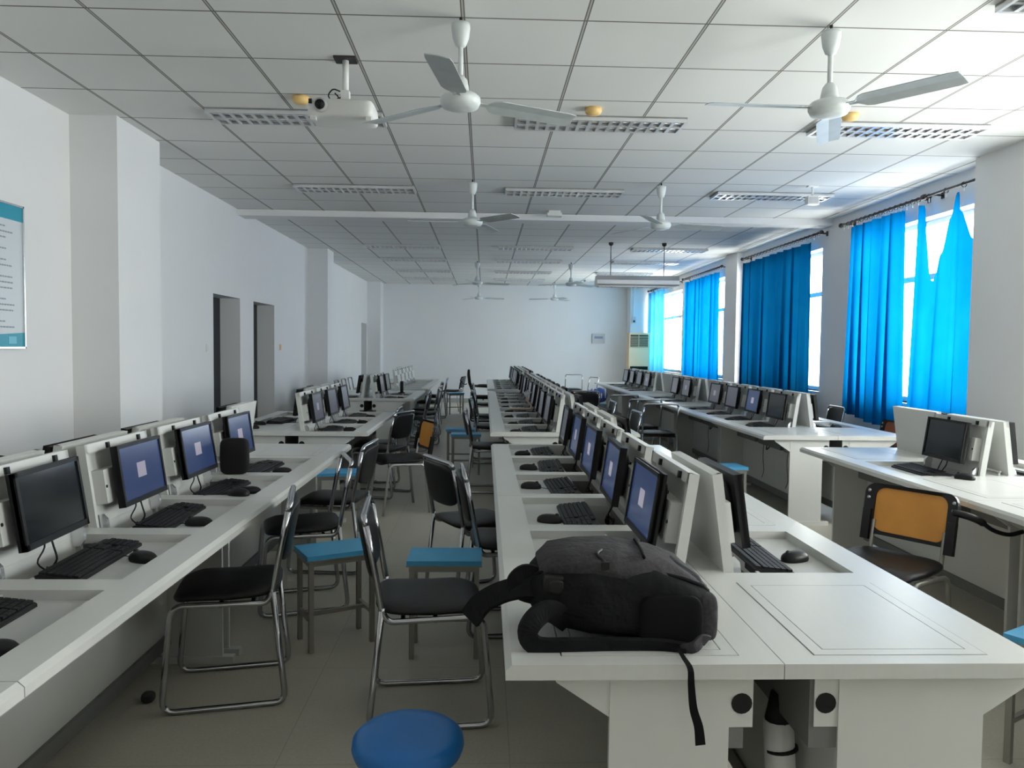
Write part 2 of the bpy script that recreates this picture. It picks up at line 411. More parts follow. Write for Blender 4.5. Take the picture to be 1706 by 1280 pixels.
lid_closed = lc.build('lid', ['laminate', 'gap'])

# monitor: local -y faces the user, origin at the lid hinge line so it shares the lid's transform
MW, MH = .385, .240; MZ = .130; MY = -.092
def make_monitor(state):
    r_ = empty('monitor')
    h = MB(); z0, z1 = MZ, MZ + MH
    frame_rect_y = lambda mb, wd, y0, y1: [mb.box((-MW / 2, y0, z0), (MW / 2, y1, z0 + wd + .006)), mb.box((-MW / 2, y0, z1 - wd), (MW / 2, y1, z1)), mb.box((-MW / 2, y0, z0), (-MW / 2 + wd, y1, z1)), mb.box((MW / 2 - wd, y0, z0), (MW / 2, y1, z1))]
    frame_rect_y(h, .014, MY - .006, MY + .012)
    h.box((-MW / 2, MY + .0, z0), (MW / 2, MY + .022, z1))
    h.cushion((0, MY + .032, (z0 + z1) / 2), (MW * .8, .03, MH * .75), 6)
    h.build('housing', 'black', r_)
    s = MB(); x0, x1 = -MW / 2 + .013, MW / 2 - .013; a0, a1 = z0 + .019, z1 - .013; y = MY - .001
    bx = [x0, -.045, .03, x1]; bz = [a0, a0 + .075, a0 + .135, a1]
    for i in range(3):
        for j in range(3):
            s.add([(bx[i], y, bz[j]), (bx[i + 1], y, bz[j]), (bx[i + 1], y, bz[j + 1]), (bx[i], y, bz[j + 1])], [(0, 1, 2, 3)], 1 if (i == 1 and j == 1) else 0)
    mats = {'blue': ['scr_blue', 'scr_box'], 'grey': ['scr_grey', 'scr_grey'], 'off': ['scr_off', 'scr_off'], 'pale': ['scr_grey', 'scr_box2']}[state]
    s.build('screen', mats, r_)
    a = MB(); a.cbox((0, (MY + .045 - .045) / 2 + .0, (z0 + z1) / 2), (.10, .055, .10)); a.build('mount', 'black', r_)
    c = MB()
    c.tube(spline([(.01, MY + .035, z0 + .02), (.012, MY + .03, z0 - .03), (.0, MY + .02, z0 - .07), (.01, MY + .045, z0 - .10), (.03, MY + .04, z0 - .13)], 4), .0035, 5)
    c.tube(spline([(-.03, MY + .035, z0 + .02), (-.04, MY + .03, z0 - .02), (-.075, MY + .04, z0 - .06), (-.05, MY + .02, z0 - .10), (-.01, MY + .05, z0 - .09), (-.02, MY + .04, z0 - .13)], 4), .003, 5)
    c.build('cable', 'black', r_)
    return r_
mon_proto = {s: make_monitor(s) for s in ('blue', 'grey', 'off', 'pale')}
# keyboard
def make_keyboard():
    r_ = empty('keyboard'); KW, KD = .44, .135
    b_ = MB(); b_.prism([(-KD / 2, .0), (KD / 2, .0), (KD / 2, .022), (KD / 2 - .01, .025), (-KD / 2 + .006, .012), (-KD / 2, .008)], 'x', -KW / 2, KW / 2)
    b_.build('case', 'black', r_)
    kk = MB(); sl = math.atan2(.013, KD - .016)
    mt = Matrix.Translation((0, -KD / 2 + .006, .0125)) @ Matrix.Rotation(sl, 4, 'X')
    for row in range(6):
        y = .004 + row * .0195 + (.004 if row == 5 else 0); hh = .0155
        blocks = [(-.212, 15 if row < 5 else 13), (.083, 3), (.145, 4)]
        if row == 0:
            ks = [(-.212, .022), (-.188, .022), (-.164, .022), (-.14, .11), (-.028, .022), (-.004, .022), (.02, .022), (.044, .03)]
        else:
            ks = [(-.212 + .0191 * i, .0172) for i in range(15)]
        ks += [(.083 + .0191 * i, .0172) for i in range(3) if not (row == 2)] + [(.145 + .0186 * i, .0168) for i in range(4) if row < 5]
        for x, w in ks:
            kk.box((x, y, 0), (x + w, y + hh, .006), 0, mt)
    kk.build('keys', 'key', r_)
    return r_
kb_proto = make_keyboard()
def make_mouse():
    r_ = empty('mouse'); b_ = MB()
    def f(x, y, z):
        zz = max(z, -.4 * .017) + .0068
        k = 1 - .25 * max(0, -y / .05)
        return x * (1 - .12 * abs(y) / .05), y, zz * (1.15 - .3 * abs(y + .01) / .06)
    b_.cushion((0, 0, 0), (.062, .108, .052), 2.3, 0, fn=lambda x, y, z: (x, y, max(z, -.008) + .008 if True else z), nu=20, nv=10)
    b_.build('mouse_body', 'black', r_)
    w = MB(); w.tube([(-.004, .03, .029), (.004, .03, .029)], .009, 10); w.build('scroll_wheel', 'rubber', r_)
    c = MB(); c.tube(spline([(0, .05, .006), (.01, .09, .004), (-.02, .12, .004), (-.06, .14, .004)], 4), .0018, 5); c.build('cord', 'black', r_)
    return r_
mouse_proto = make_mouse()

TH = R(8)
ROW = {'C': 'centre row', 'L': 'wall row', 'R': 'window row'}
counts = {}
def seat_items(bk, side, edge, yc, st, blk, LU=.52):
    """items of one seat; st: state string; side 0 = low-X users (facing +X), 1 = high-X users"""
    rz = -PI / 2 if side == 0 else PI / 2; sg = 1 if side == 0 else -1
    def at(u, dv=0): return (edge + sg * u, yc + dv)
    key = (blk, side)
    sidew = 'door side' if side == 0 else 'window side'
    def nth(kind):
        counts[(key, kind)] = counts.get((key, kind), 0) + 1
        return ORD[counts[(key, kind)] - 1]
    if 'm' in st or 'M' in st:
        state = {'b': 'blue', 'g': 'grey', 'o': 'off', 'p': 'pale'}[st[1]]
        m = clone(mon_proto[state]); x, y = at(LU); m.location = (x, y + random.uniform(-.01, .01), .655); m.rotation_euler = (-TH + random.uniform(-.015, .015), 0, rz + random.uniform(-.03, .03))
        look = {'blue': 'lit blue screen', 'grey': 'dull grey screen', 'off': 'dark blank screen', 'pale': 'dim grey-blue screen'}[state]
        tag(m, 'monitor with %s, %s from the front on %s of %s' % (look, nth('mon'), sidew, blk), 'monitor', 'monitors on the flip-up desk lids')
    if 'k' in st:
        kb = clone(kb_proto); x, y = at(.345, random.uniform(-.03, .03) - .005); kb.location = (x, y, DZ - .029); kb.rotation_euler = (0, 0, rz + random.uniform(-.04, .04))
        tag(kb, 'black keyboard in its tray, %s from the front on %s of %s' % (nth('kb'), sidew, blk), 'keyboard', 'black keyboards in the desk trays')
    if 'r' in st:
        mo = clone(mouse_proto); x, y = at(.20 + random.uniform(-.01, .03), random.uniform(-.12, .05) * (1)); mo.location = (x, y, DZ - .029); mo.rotation_euler = (0, 0, rz + random.uniform(-.5, .5))
        tag(mo, 'black mouse, %s from the front on %s of %s' % (nth('mouse'), sidew, blk), 'mouse', 'black computer mice')
desk_n = {}
def desk_row(blk, x_lo, y0, left, right, uR=None, uL=None):
    """left/right: list of seat states near -> far for the two halves; '-' closed, 'x' open lid, no monitor"""
    for side, sts in ((0, left), (1, right)):
        LU = {(True, 0): .545, (True, 1): .505}.get(('centre' in blk, side), .52)
        if sts is None: continue
        edge = x_lo if side == 0 else x_lo + 2 * HW
        sg = 1 if side == 0 else -1; rz = -PI / 2 if side == 0 else PI / 2
        for m in range(len(sts) // 3):
            us = (uL if side == 0 else uR) or (.235, .505)
            d = make_desk(*us); ym = y0 + ML * (m + .5)
            d.location = (edge, ym, 0); d.rotation_euler = (0, 0, rz)
            k = (blk, side); desk_n[k] = desk_n.get(k, 0) + 1
            tag(d, 'white three-seat computer desk, %s from the front on %s of %s' % (ORD[desk_n[k] - 1], 'door side' if side == 0 else 'window side', blk), 'desk', 'white computer desks')
            for i in range(3):
                st = sts[m * 3 + i]; yc = y0 + ML * m + CL * (i + .5)
                lx = -sg * (yc - ym)
                if st[0] == '-':
                    link('lid', lid_closed.data, d, (lx, 0, 0))
                else:
                    l = link('lid', lid_open.data, d, (lx, LU, .655), (-TH, 0, 0)); [link('hinge', hinge.data, l, (hx, 0, 0)) for hx in (-.235, .235)]
                seat_items(d, side, edge, yc, st, blk, LU)
    return d
B_, G_, O_, P_ = 'mbkr', 'mgkr', 'mokr', 'mpkr'
XC = .052
desk_row('near centre desks', XC, 1.65, ['-', B_, B_, B_, 'mbkr', 'mgkr'], ['-', O_, '-', '-', O_, O_], uR=(.14, .475))
desk_row('long centre desks', XC, 6.28, [G_] * 9, [O_, O_, 'mo', G_, G_, O_, G_, O_, G_])
desk_row('rear centre desks', XC, 12.85, [G_] * 6, [G_] * 6)
XLW = -.93 - 2 * HW
desk_row('near wall desks', XLW, 5.45 - 3 * ML, ['-', '-', 'x', 'x', O_, O_, O_, '-', O_], ['-', B_, '-kr', 'mokr', 'mbkr', 'mbkr', 'mbkr', '-', '-'][:0] or ['-', '-', B_, B_, 'mokr', 'mbkr', 'mbkr', 'mbkr', '-'])
desk_row('middle wall desks', XLW, 6.22, ['-kr'[:1], O_, 'x'], ['mpkr', G_, G_])
desk_row('far wall desks', XLW, 10.3, [O_, '-', '-'], [G_, 'mokr', '-'])
desk_row('rear wall desks', XLW, 12.8, ['-', '-', 'x', '-', '-', '-'], ['x', 'x', 'x', 'x', 'x', '-'])
XRW = 2.265
desk_row('near window desks', XRW, 5.45 - 2 * ML, ['-', '-', '-', '-', 'mok', '-'], ['-', '-', '-', '-', O_, O_])
desk_row('long window desks', XRW, 6.17, ['-', 'mokr', 'mbkr', 'mgkr', 'mpkr', '-', 'mpkr', 'mgkr', '-', '-', 'mpkr', G_, G_, G_, '-'], ['-', O_, O_, O_, 'x', O_, G_, O_, O_, G_, 'x', O_, O_, G_, '-'])
for p in (lid_open, lid_closed, kb_proto, mouse_proto, *mon_proto.values()): prune(p)
# loose peripherals
def loose(proto_fn, loc, rz, label, cat):
    o = proto_fn(); o.location = loc; o.rotation_euler = (0, 0, rz); tag(o, label, cat, None); return o
loose(make_mouse, (-1.12, 3.56, DZ), 1.3, 'black mouse lying on the desk strip between second and third lit monitors', 'mouse')
loose(make_mouse, (2.62, 4.10, DZ), .6, 'black mouse beside the dark monitor near the orange chair', 'mouse')
loose(make_mouse, (-1.90, 6.42, DZ), 1.4, 'black mouse on the front corner of middle wall desks', 'mouse')
loose(make_mouse, (-1.93, 6.72, DZ), 1.7, 'black mouse behind another on the middle wall desks corner', 'mouse')
loose(make_keyboard, (-1.83, 7.02, DZ), PI / 2, 'black keyboard loose on closed lid beside two mice', 'keyboard')

# ------------------------------------------------------------------ chairs   local: faces +x, width on y
def side_frame(y, s):
    p = fillet([(-.235, y, .775), (-.205, y, .62), (-.175, y, .45), (-.15, y, .415), (.17, y, .425), (.20, y, .40), (.235, y, .012), (-.225, y, .012), (-.175, y, .47)], .05, 4)
    return p
def make_chair(back=True, seatcol='pad'):
    r_ = empty('chair')
    for y in (-.2, .2):
        f = MB(); f.tube(side_frame(y, 0), .012, 8); 
        f.build('side_frame', 'chrome', r_)
    t = MB(); t.tube(fillet([(-.235, -.2, .775), (-.245, -.185, .805), (-.245, .185, .805), (-.235, .2, .775)], .03, 4), .012, 8)
    t.build('top_rail', 'chrome', r_)
    t = MB(); t.tube([(.02, -.2, .415), (.02, .2, .415)], .009, 6); cb = t.build('crossbar', 'chrome', r_); link('crossbar', cb.data, r_, (-.12, 0, -.002))
    s = MB(); s.cushion((.0, 0, .445), (.41, .40, .055), 5, 0, fn=lambda x, y, z: (x, y, z + .012 * (x / .2) ** 2 - (.02 * max(0, (x - .12) / .08)) ), ez=2.6); s.build('seat', seatcol, r_)
    if back:
        b_ = MB(); mt = Matrix.Translation((-.222, 0, .68)) @ Matrix.Rotation(R(-11), 4, 'Y')
        b_.cushion((0, 0, 0), (.035, .38, .235), 4, 0, fn=lambda x, y, z: (x - .022 * (1 - (y / .19) ** 2), y, z), mtx=mt, ez=5, nv=16)
        b_.build('backrest', 'pad', r_)
    for x in (-.19, .2):
        pass
    return r_
def make_orange_chair(tablet=False, om='orange', legm='steel2'):
    r_ = empty('orange_back_chair')
    for y in (-.225, .225):
        f = MB(); f.tube(fillet([(-.20, y, .0), (-.155, y, .42), (.155, y, .43), (.21, y, .0)], .05, 5), .0115, 8); f.build('leg_frame', legm, r_)
    f = MB(); f.tube([(-.1, -.225, .418), (-.1, .225, .418)], .009, 6); f.tube([(.1, -.225, .421), (.1, .225, .421)], .009, 6)
    for y in (-.17, .17): f.tube(fillet([(-.02, y, .42), (-.20, y, .42), (-.235, y, .60)], .04, 4), .011, 8)
    f.build('back_support', legm, r_)
    s = MB(); s.cushion((0.01, 0, .45), (.42, .44, .055), 5, 0, fn=lambda x, y, z: (x, y, z + .015 * (x / .2) ** 2 - (.035 * max(0, (x - .10) / .1) ** 2)), ez=2.6); s.build('seat', 'pad', r_)
    mt = Matrix.Translation((-.235, 0, .655)) @ Matrix.Rotation(R(-10), 4, 'Y'); W, HH = .44, .25
    def bend(x, y, z): return (x - .03 * (1 - (y / .22) ** 2), y, z)
    fr = MB()
    def rr(w, h, r, n=5):
        out = []
        for cx, cz, a0 in ((w / 2 - r, h / 2 - r, 0), (-w / 2 + r, h / 2 - r, 90), (-w / 2 + r, -h / 2 + r, 180), (w / 2 - r, -h / 2 + r, 270)):
            for k in range(n + 1):
                a = R(a0 + 90 * k / n); out.append((cx + r * math.cos(a), cz + r * math.sin(a)))
        return out
    outer = rr(W, HH, .05); inner = rr(W - .095, HH - .035, .045)
    n = len(outer); vs = []
    for x in (-.011, .011):
        for ring in (outer, inner): vs += [bend(x, p[0], p[1]) for p in ring]
    fs = []
    for k in range(n):
        j = (k + 1) % n
        fs += [(k, j, n + j, n + k), (2 * n + k, 3 * n + k, 3 * n + j, 2 * n + j), (k, 2 * n + k, 2 * n + j, j), (n + k, n + j, 3 * n + j, 3 * n + k)]
    fr.add(vs, fs, 0, False, mt)
    for y in (-.20, .20):   # side wings down to the supports
        fr.box((-.014, y - .020, -HH / 2 - .03), (.014, y + .020, -HH / 2 + .12), 0, mt)
        for z in (.05, .085): fr.tube([bend(-.013, y * 1.01, z), bend(.013, y * 1.01, z)], .009, 8, 1, mtx=mt)
    fr.build('back_frame', ['black', 'steel2'], r_)
    pn = MB(); vs = []; fs = []; nx, nz = 16, 8
    w, h = W - .09, HH - .03
    inner2 = rr(w, h, .045)
    c0 = [bend(-.004, 0, 0)]
    # panel as concentric rings so it follows the bend
    rings = [[bend(-.004, p[0] * t, p[1] * t) for p in inner2] for t in (1, .8, .6, .4, .2)]
    m_ = len(inner2)
    for side, off in ((0, 0), (1, .006)):
        base = len(vs)
        for ring in rings: vs += [(p[0] + off, p[1], p[2]) for p in ring]
        vs.append((c0[0][0] + off, 0, 0))
        for i in range(4):
            for k in range(m_):
                j = (k + 1) % m_; q = [base + i * m_ + k, base + i * m_ + j, base + (i + 1) * m_ + j, base + (i + 1) * m_ + k]
                fs.append(q if side else q[::-1])
        for k in range(m_):
            q = [base + 4 * m_ + k, base + 4 * m_ + (k + 1) % m_, base + 5 * m_]; fs.append(q if side else q[::-1])
    pn.add(vs, fs, 0, True, mt); pn.build('back_mesh', om, r_)
    if tablet:
        a = MB(); a.tube(spline([(-.23, .20, .70), (-.25, .26, .69), (-.28, .30, .67), (-.31, .34, .635), (-.37, .38, .615), (-.42, .42, .63)], 5), [.017] * 12 + [.010] * 14, 8)
        a.build('armrest', 'black', r_)
    return r_
def make_arm_chair():
    r_ = empty('mesh_armchair')
    b_ = MB(); mt = Matrix.Translation((-.25, 0, .74)) @ Matrix.Rotation(R(-14), 4, 'Y')
    b_.cushion((0, 0, 0), (.035, .44, .52), 5, 0, fn=lambda x, y, z: (x - .03 * (1 - (y / .22) ** 2) + .05 * (z / .26) ** 2, y, z), mtx=mt, ez=6, nv=14); b_.build('backrest', 'blackmat', r_)
    s = MB(); s.cushion((0, 0, .46), (.46, .47, .07), 5, ez=3); s.build('seat', 'blackmat', r_)
    for y in (-.25, .25):
        f = MB(); f.tube(fillet([(-.24, y, .50), (-.24, y, .012), (.25, y, .012), (.22, y, .66), (-.22, y, .68)], .05, 4), .012, 8); f.build('side_frame', 'black', r_)
        a = MB(); a.cushion((.02, y, .685), (.26, .045, .03), 4); a.build('armrest', 'black', r_)
    t = MB(); t.tube([(0, -.25, .42), (0, .25, .42)], .011); t.build('crossbar', 'black', r_); t = MB(); t.tube([(-.24, -.25, .46), (-.24, .25, .46)], .011); t.build('crossbar', 'black', r_)
    return r_
protoS = make_chair(); protoN = make_chair(False); 
def put(proto, x, y, deg, label, cat='chair', group=None, first=set()):
    if id(proto) in first or proto.name in first: c = clone(proto)
    else: first.add(proto.name); c = proto
    c.location = (x, y, 0); c.rotation_euler = (0, 0, R(deg)); tag(c, label, cat, group); return c
GA = 'black chrome-framed chairs in the door-side aisle'; GB = 'chrome-framed chairs in the window-side aisle'
put(protoS, -1.04, 3.20, 192, 'black vinyl chrome chair pushed under near wall desks, nearest the camera', group=GA)
put(protoN, -1.00, 4.28, 198, 'chrome chair with bare hoop back and black seat at near wall desks', group=GA)
put(protoS, -.97, 5.02, 175, 'black padded chrome chair at near wall desks just before the gap', group=GA)
put(protoS, -.21, 3.03, 5, 'black chrome chair beside round blue stool, facing the backpack desk', group=GA)
put(protoS, -.04, 4.40, 27, 'turned black chrome chair with shiny top rail behind a blue stool', group=GA)
put(protoS, .14, 3.95, 4, 'black chrome chair tucked under near centre desks, behind the turned chair', group=GA)
put(protoS, -.98, 7.45, 158, 'black padded chrome chair behind the orange-backed chair at middle wall desks', group=GA)
put(protoS, -1.10, 7.86, 180, 'black chair pushed deep under far end of middle wall desks', group=GA)
put(protoS, -1.0, 10.75, 180, 'black chair at the front corner of far wall desks', group=GA)
put(protoS, -.90, 11.45, 188, 'second black chair along the far wall desks', group=GA)
put(protoS, -.93, 12.25, 176, 'third black chair along the far wall desks', group=GA)
put(protoS, -1.0, 13.9, 180, 'black chair at the rear wall desks', group=GA)
put(protoN, -.98, 15.6, 180, 'bare-backed chrome chair at the end of rear wall desks', group=GA)
put(protoS, .06, 7.72, 0, 'black chrome chair at the front of long centre desks beside blue stools', group=GA)
put(protoS, .08, 9.65, 0, 'black chair tucked under the middle of long centre desks', group=GA)
put(protoS, .08, 11.1, 5, 'black chair under the far part of long centre desks', group=GA)
put(protoS, .05, 13.4, 0, 'black chair under the rear centre desks', group=GA)
put(protoN, 2.02, 8.98, 90, 'large bare chrome hoop-back chair standing beside long window desks', group=GB)
put(protoN, 2.0, 9.75, 90, 'grey-looking hoop-back chair behind the large hoop-back chair', group=GB)
put(protoN, 1.85, 10.6, 100, 'small bare chrome chair in the middle of the window aisle', group=GB)
put(protoS, 1.5, 11.5, 85, 'black padded chair facing away in the window aisle', group=GB)
put(protoS, 1.28, 7.65, 182, 'black chair pushed to window side of long centre desks, front one', group=GB)
put(protoS, 1.28, 9.1, 180, 'black chair pushed to window side of long centre desks, further one', group=GB)
put(protoN, 2.12, 18.5, 90, 'bare chrome chair standing alone before the far wall', group=GB)
put(protoN, 2.15, 16.6, 200, 'bare chrome chair at the far end of long window desks', group=GB)
GC = 'chairs between window desks and curtains'
put(protoS, 3.72, 8.55, 180, 'black chair backed against the pier between two curtained windows', group=GC)
put(protoS, 3.66, 6.35, 180, 'black chair half hidden behind near window desks lid', group=GC)
put(protoS, 3.72, 9.5, 180, 'black chair by the green-blue closed curtain', group=GC)
GD = 'chairs along the door wall'
put(protoS, -2.46, 12.1, 0, 'dark chair behind far wall desks beside the pillar', group=GD)
put(protoS, -2.36, 11.0, 10, 'dark chair behind far wall desks, nearer one', group=GD)
put(protoN, -2.42, 14.0, 0, 'bare chrome chair by the wall behind rear wall desks, front one', group=GD)
put(protoN, -2.42, 14.7, 0, 'bare chrome chair by the wall behind rear wall desks, middle one', group=GD)
put(protoN, -2.42, 15.4, 0, 'bare chrome chair by the wall behind rear wall desks, last one', group=GD)
oc = make_orange_chair(); put(oc, -.735, 6.78, 203, 'orange-backed chair with black seat and steel legs at middle wall desks', group='orange-backed chairs')
oc2 = make_orange_chair(True, 'orange', 'steel'); put(oc2, 1.84, 3.47, 214, 'orange-backed chair with black arm beside near window desks', group='orange-backed chairs')
oc3 = make_orange_chair(False, 'orange2'); put(oc3, 3.62, 7.15, 180, 'rust-orange-backed chair partly under the bright blue curtain', group='orange-backed chairs')
oc4 = make_orange_chair(True, 'pad'); oc4.name = 'writing_chair'; put(oc4, -.72, 17.4, 170, 'dark chair with side arm near the far wall')
ac = make_arm_chair(); put(ac, -.02, 15.1, 0, 'tall black mesh armchair by the rear centre desks')

# stools
def make_stool(w=.34, d=.24, leg='steel'):
    r_ = empty('stool'); t = MB(); t.box((-w / 2, -d / 2, .435), (w / 2, d / 2, .458)); t.box((-w / 2 - .002, -d / 2 - .002, .430), (w / 2 + .002, d / 2 + .002, .436), 1); t.build('seat_board', ['stoolblue', 'steel'], r_)
    f = MB(); frame_rect(f, -w / 2 + .01, -d / 2 + .01, w / 2 - .01, d / 2 - .01, .022, .405, .43)
    f.build('apron', leg, r_); f = MB(); f.box((-w / 2 + .02, -.009, .14), (w / 2 - .02, .009, .158))
    for x in (-w / 2 + .022, w / 2 - .022): f.box((x - .009, -d / 2 + .02, .14), (x + .009, d / 2 - .02, .158))
    f.build('stretcher', leg, r_)
    l = MB(); l.box((-.011, -.011, .0), (.011, .011, .41)); lm = None
    for x in (-w / 2 + .022, w / 2 - .022):
        for y in (-d / 2 + .022, d / 2 - .022):
            if lm is None: lm = l.build('leg', leg, r_, (x, y, 0)).data
            else: link('leg', lm, r_, (x, y, 0))
    return r_
st = make_stool(); GS = 'blue-topped steel stools'
put(st, -.71, 3.73, 28, 'blue square stool in front of the two chairs at near wall desks', 'stool', GS)
put(st, -.175, 3.60, 0, 'blue square stool directly behind the chair near the round stool', 'stool', GS)
put(st, -1.12, 6.02, 10, 'blue stool seen between chairs in the gap after near wall desks', 'stool', GS)
put(st, -.28, 9.25, 0, 'blue stool in the aisle, further of two beside long centre desks', 'stool', GS)
put(st, -.20, 8.72, 0, 'blue stool in the aisle, nearer of two beside long centre desks', 'stool', GS)
put(st, 2.02, 6.42, 5, 'blue stool with white frame at front corner of long window desks', 'stool', GS)
put(st, 2.0, 2.50, -60, 'blue stool beyond the front closed desk lid, by window aisle', 'stool', GS)
put(st, 1.66, 1.88, -60, 'blue stool at the bottom corner beside the centre desks', 'stool', GS)
put(st, -.62, 16.5, 20, 'blue stool before the far wall beside the dark arm chair', 'stool', GS)
rs = empty('round_stool', (-.185, 1.93, 0)); tag(rs, 'round blue plastic stool standing in the aisle close to the camera', 'stool')
b = MB(); b.lathe([(.0, .455), (.09, .457), (.125, .452), (.139, .44), (.142, .42), (.135, .40), (.12, .395), (0, .395)], seg=36); b.build('seat', 'roundblue', rs)
for k in range(4):
    a = PI / 4 + k * PI / 2; l = MB(); l.tube([(math.cos(a) * .10, math.sin(a) * .10, .40), (math.cos(a) * .15, math.sin(a) * .15, .012)], .016, 10); l.build('leg', 'roundblue', rs)
b = MB(); b.tube([(math.cos(2 * PI * k / 24) * .125, math.sin(2 * PI * k / 24) * .125, .2) for k in range(24)], .008, 6, closed=True); b.build('ring', 'roundblue', rs)

# ------------------------------------------------------------------ ceiling things
def make_fan():
    r_ = empty('ceiling_fan')
    b_ = MB(); b_.lathe([(.0, -.03), (.045, -.03), (.047, -.05), (.04, -.10), (.026, -.135), (.012, -.145), (0, -.145)], seg=20); b_.tube([(0, 0, 0), (0, 0, -.035)], .008, 8, 1); b_.build('canopy', ['fan', 'rod'], r_)
    b_ = MB(); b_.tube([(0, 0, -.03), (0, 0, -.34)], .0125, 12); b_.build('rod', 'fan', r_)
    b_ = MB(); b_.lathe([(.0, -.28), (.018, -.28), (.034, -.30), (.042, -.34), (.044, -.365), (.085, -.372), (.098, -.385), (.1, -.405), (.088, -.43), (.05, -.442), (0, -.445)], seg=28); b_.build('motor', 'fan', r_)
    bl = MB(); xs = [.09, .14, .17, .20, .58, .62]; ws = [.018, .018, .05, .062, .062, .055]; rings = []
    for x, w in zip(xs, ws):
        p = -R(12) if x > .15 else -R(4); zc = -.40 - (x - .1) * .02
        rings.append([(x, -w * math.cos(p), zc - w * math.sin(p)), (x, 0, zc + .004), (x, w * math.cos(p), zc + w * math.sin(p)), (x, w * math.cos(p), zc + w * math.sin(p) - .004), (x, 0, zc), (x, -w * math.cos(p), zc - w * math.sin(p) - .004)])
    bl.loft(rings, sm=False); me = None
    for k in range(3):
        if me is None: me = bl.build('blade', 'fanblade', r_, (0, 0, 0), (0, 0, 0)).data
        else: link('blade', me, r_, (0, 0, 0), (0, 0, k * 2 * PI / 3))
    return r_
fan = make_fan(); GF = 'white three-blade ceiling fans'
fl = [(-.13, 3.85, -97, 'front fan on the door side, beside the projector'), (1.69, 3.83, -54, 'front fan on the window side'), (-.13, 7.5, -50, 'second row fan on the door side, before the beam'), (1.69, 7.5, 5, 'second row fan on the window side, before the beam'),
      (-.15, 14.5, 15, 'third row fan on the door side, beyond the beam'), (1.60, 14.5, 40, 'third row fan beyond the beam beside hanging lamp'), (-.15, 18.9, 10, 'last row fan on the door side before the far wall'), (1.69, 18.9, 50, 'last row fan on window side before the far wall')]
for i, (x, y, a, lb) in enumerate(fl):
    f = fan if i == 0 else clone(fan); f.location = (x, y, CZ); f.rotation_euler = (0, 0, R(a)); tag(f, 'white ceiling fan, ' + lb, 'fan', GF)
def make_light():
    r_ = empty('ceiling_light'); w, d, h = 1.19, .29, .035
    f = MB(); frame_rect(f, -w / 2, -d / 2, w / 2, d / 2, .018, -h, 0); f.box((-w / 2, -d / 2, -.012), (w / 2, d / 2, 0), 1); f.build('housing', ['louver', 'louverd'], r_)
    l = MB(); l.box((-w / 2 + .018, -.012, -h + .001), (w / 2 - .018, .012, -.012))
    n = 16
    for i in range(1, n):
        x = -w / 2 + .018 + (w - .036) * i / n
        l.prism([(x - .012, -h + .002), (x + .012, -h + .002), (x + .003, -.013), (x - .003, -.013)], 'y', -d / 2 + .018, d / 2 - .018)
    l.build('louver', 'louver', r_)
    for y in (-.07, .07):
        t = MB(); t.tube([(-w / 2 + .03, y, -.02), (w / 2 - .03, y, -.02)], .007, 8); t.build('tube', 'tube', r_)
    return r_
lt = make_light(); i = 0
rowsY = [(3.42, 'overhead front'), (5.52, 'first'), (7.95, 'second'), (12.38, 'third'), (14.25, 'fourth'), (16.35, 'fifth'), (18.2, 'sixth')]
for y, nm in rowsY:
    for x, sd in ((-1.31, 'door side'), (.79, 'middle'), (2.93, 'window side')):
        if y < 4 and x < 2: continue
        o = lt if i == 0 else clone(lt); i += 1
        o.location = (x, y, CZ); tag(o, 'unlit louvred ceiling light, %s in the %s row of lights' % (sd, nm), 'light', 'unlit louvred ceiling lights')
for x, y, lb in [(-1.2, 5.12, 'beside the projector'), (.71, 5.22, 'beside the middle light'), (2.45, 5.22, 'behind the front window-side fan')]:
    b = MB(); b.lathe([(0, 0), (.055, 0), (.057, -.022), (.045, -.04), (.02, -.047), (0, -.047)], seg=24); o = b.build('smoke_detector', 'yellow', None, (x, y, CZ)); tag(o, 'yellowed round smoke detector ' + lb, 'detector', 'yellowed smoke detectors')
b = MB(); b.cbox((0, 0, -.015), (.14, .10, .03)); b.cbox((0, 0, -.045), (.17, .13, .035)); o = b.build('ceiling_router', 'whitepl', None, (.80, 9.12, CZ)); tag(o, 'small white box on the ceiling just before the beam', 'box')
o = empty('ceiling_speaker', (3.17, 7.50, CZ)); tag(o, 'small white bracket and box hanging from ceiling before the curtains', 'bracket')
b = MB(); b.cbox((0, 0, -.005), (.10, .06, .01)); b.tube([(0, 0, 0), (0, 0, -.10)], .012); b.build('bracket', 'whitepl', o)
b = MB(); b.cbox((0, 0, -.14), (.11, .08, .08)); b.cbox((0, -.041, -.14), (.09, .002, .06), 1); b.build('box', ['whitepl', 'greybox'], o)
# hanging lamp
hl = empty('hanging_lamp', (2.29, 11.7, 0)); tag(hl, 'long hanging fluorescent lamp on two thin rods near the window curtains', 'lamp')
b = MB(); b.prism([(-.09, 2.53), (.09, 2.53), (.14, 2.46), (.14, 2.40), (.11, 2.375), (-.11, 2.375), (-.14, 2.40), (-.14, 2.46)], 'x', -.62, .62); b.build('housing', 'louver', hl)
b = MB()
for i in range(18): b.box((-.58 + i * .068, -.10, 2.362), (-.575 + i * .068, .10, 2.376))
b.box((-.6, -.105, 2.36), (.6, -.10, 2.376)); b.box((-.6, .10, 2.36), (.6, .105, 2.376)); b.build('louver', 'louver', hl)
for x in (-.4, .41):
    b = MB(); b.tube([(x, 0, 2.53), (x, 0, CZ)], .006); b.build('rod', 'rod', hl)
    b = MB(); b.lathe([(0, 0), (.035, 0), (.035, -.03), (.015, -.05), (0, -.05)], (x, 0, CZ), 16); b.build('ceiling_cup', 'rod', hl)
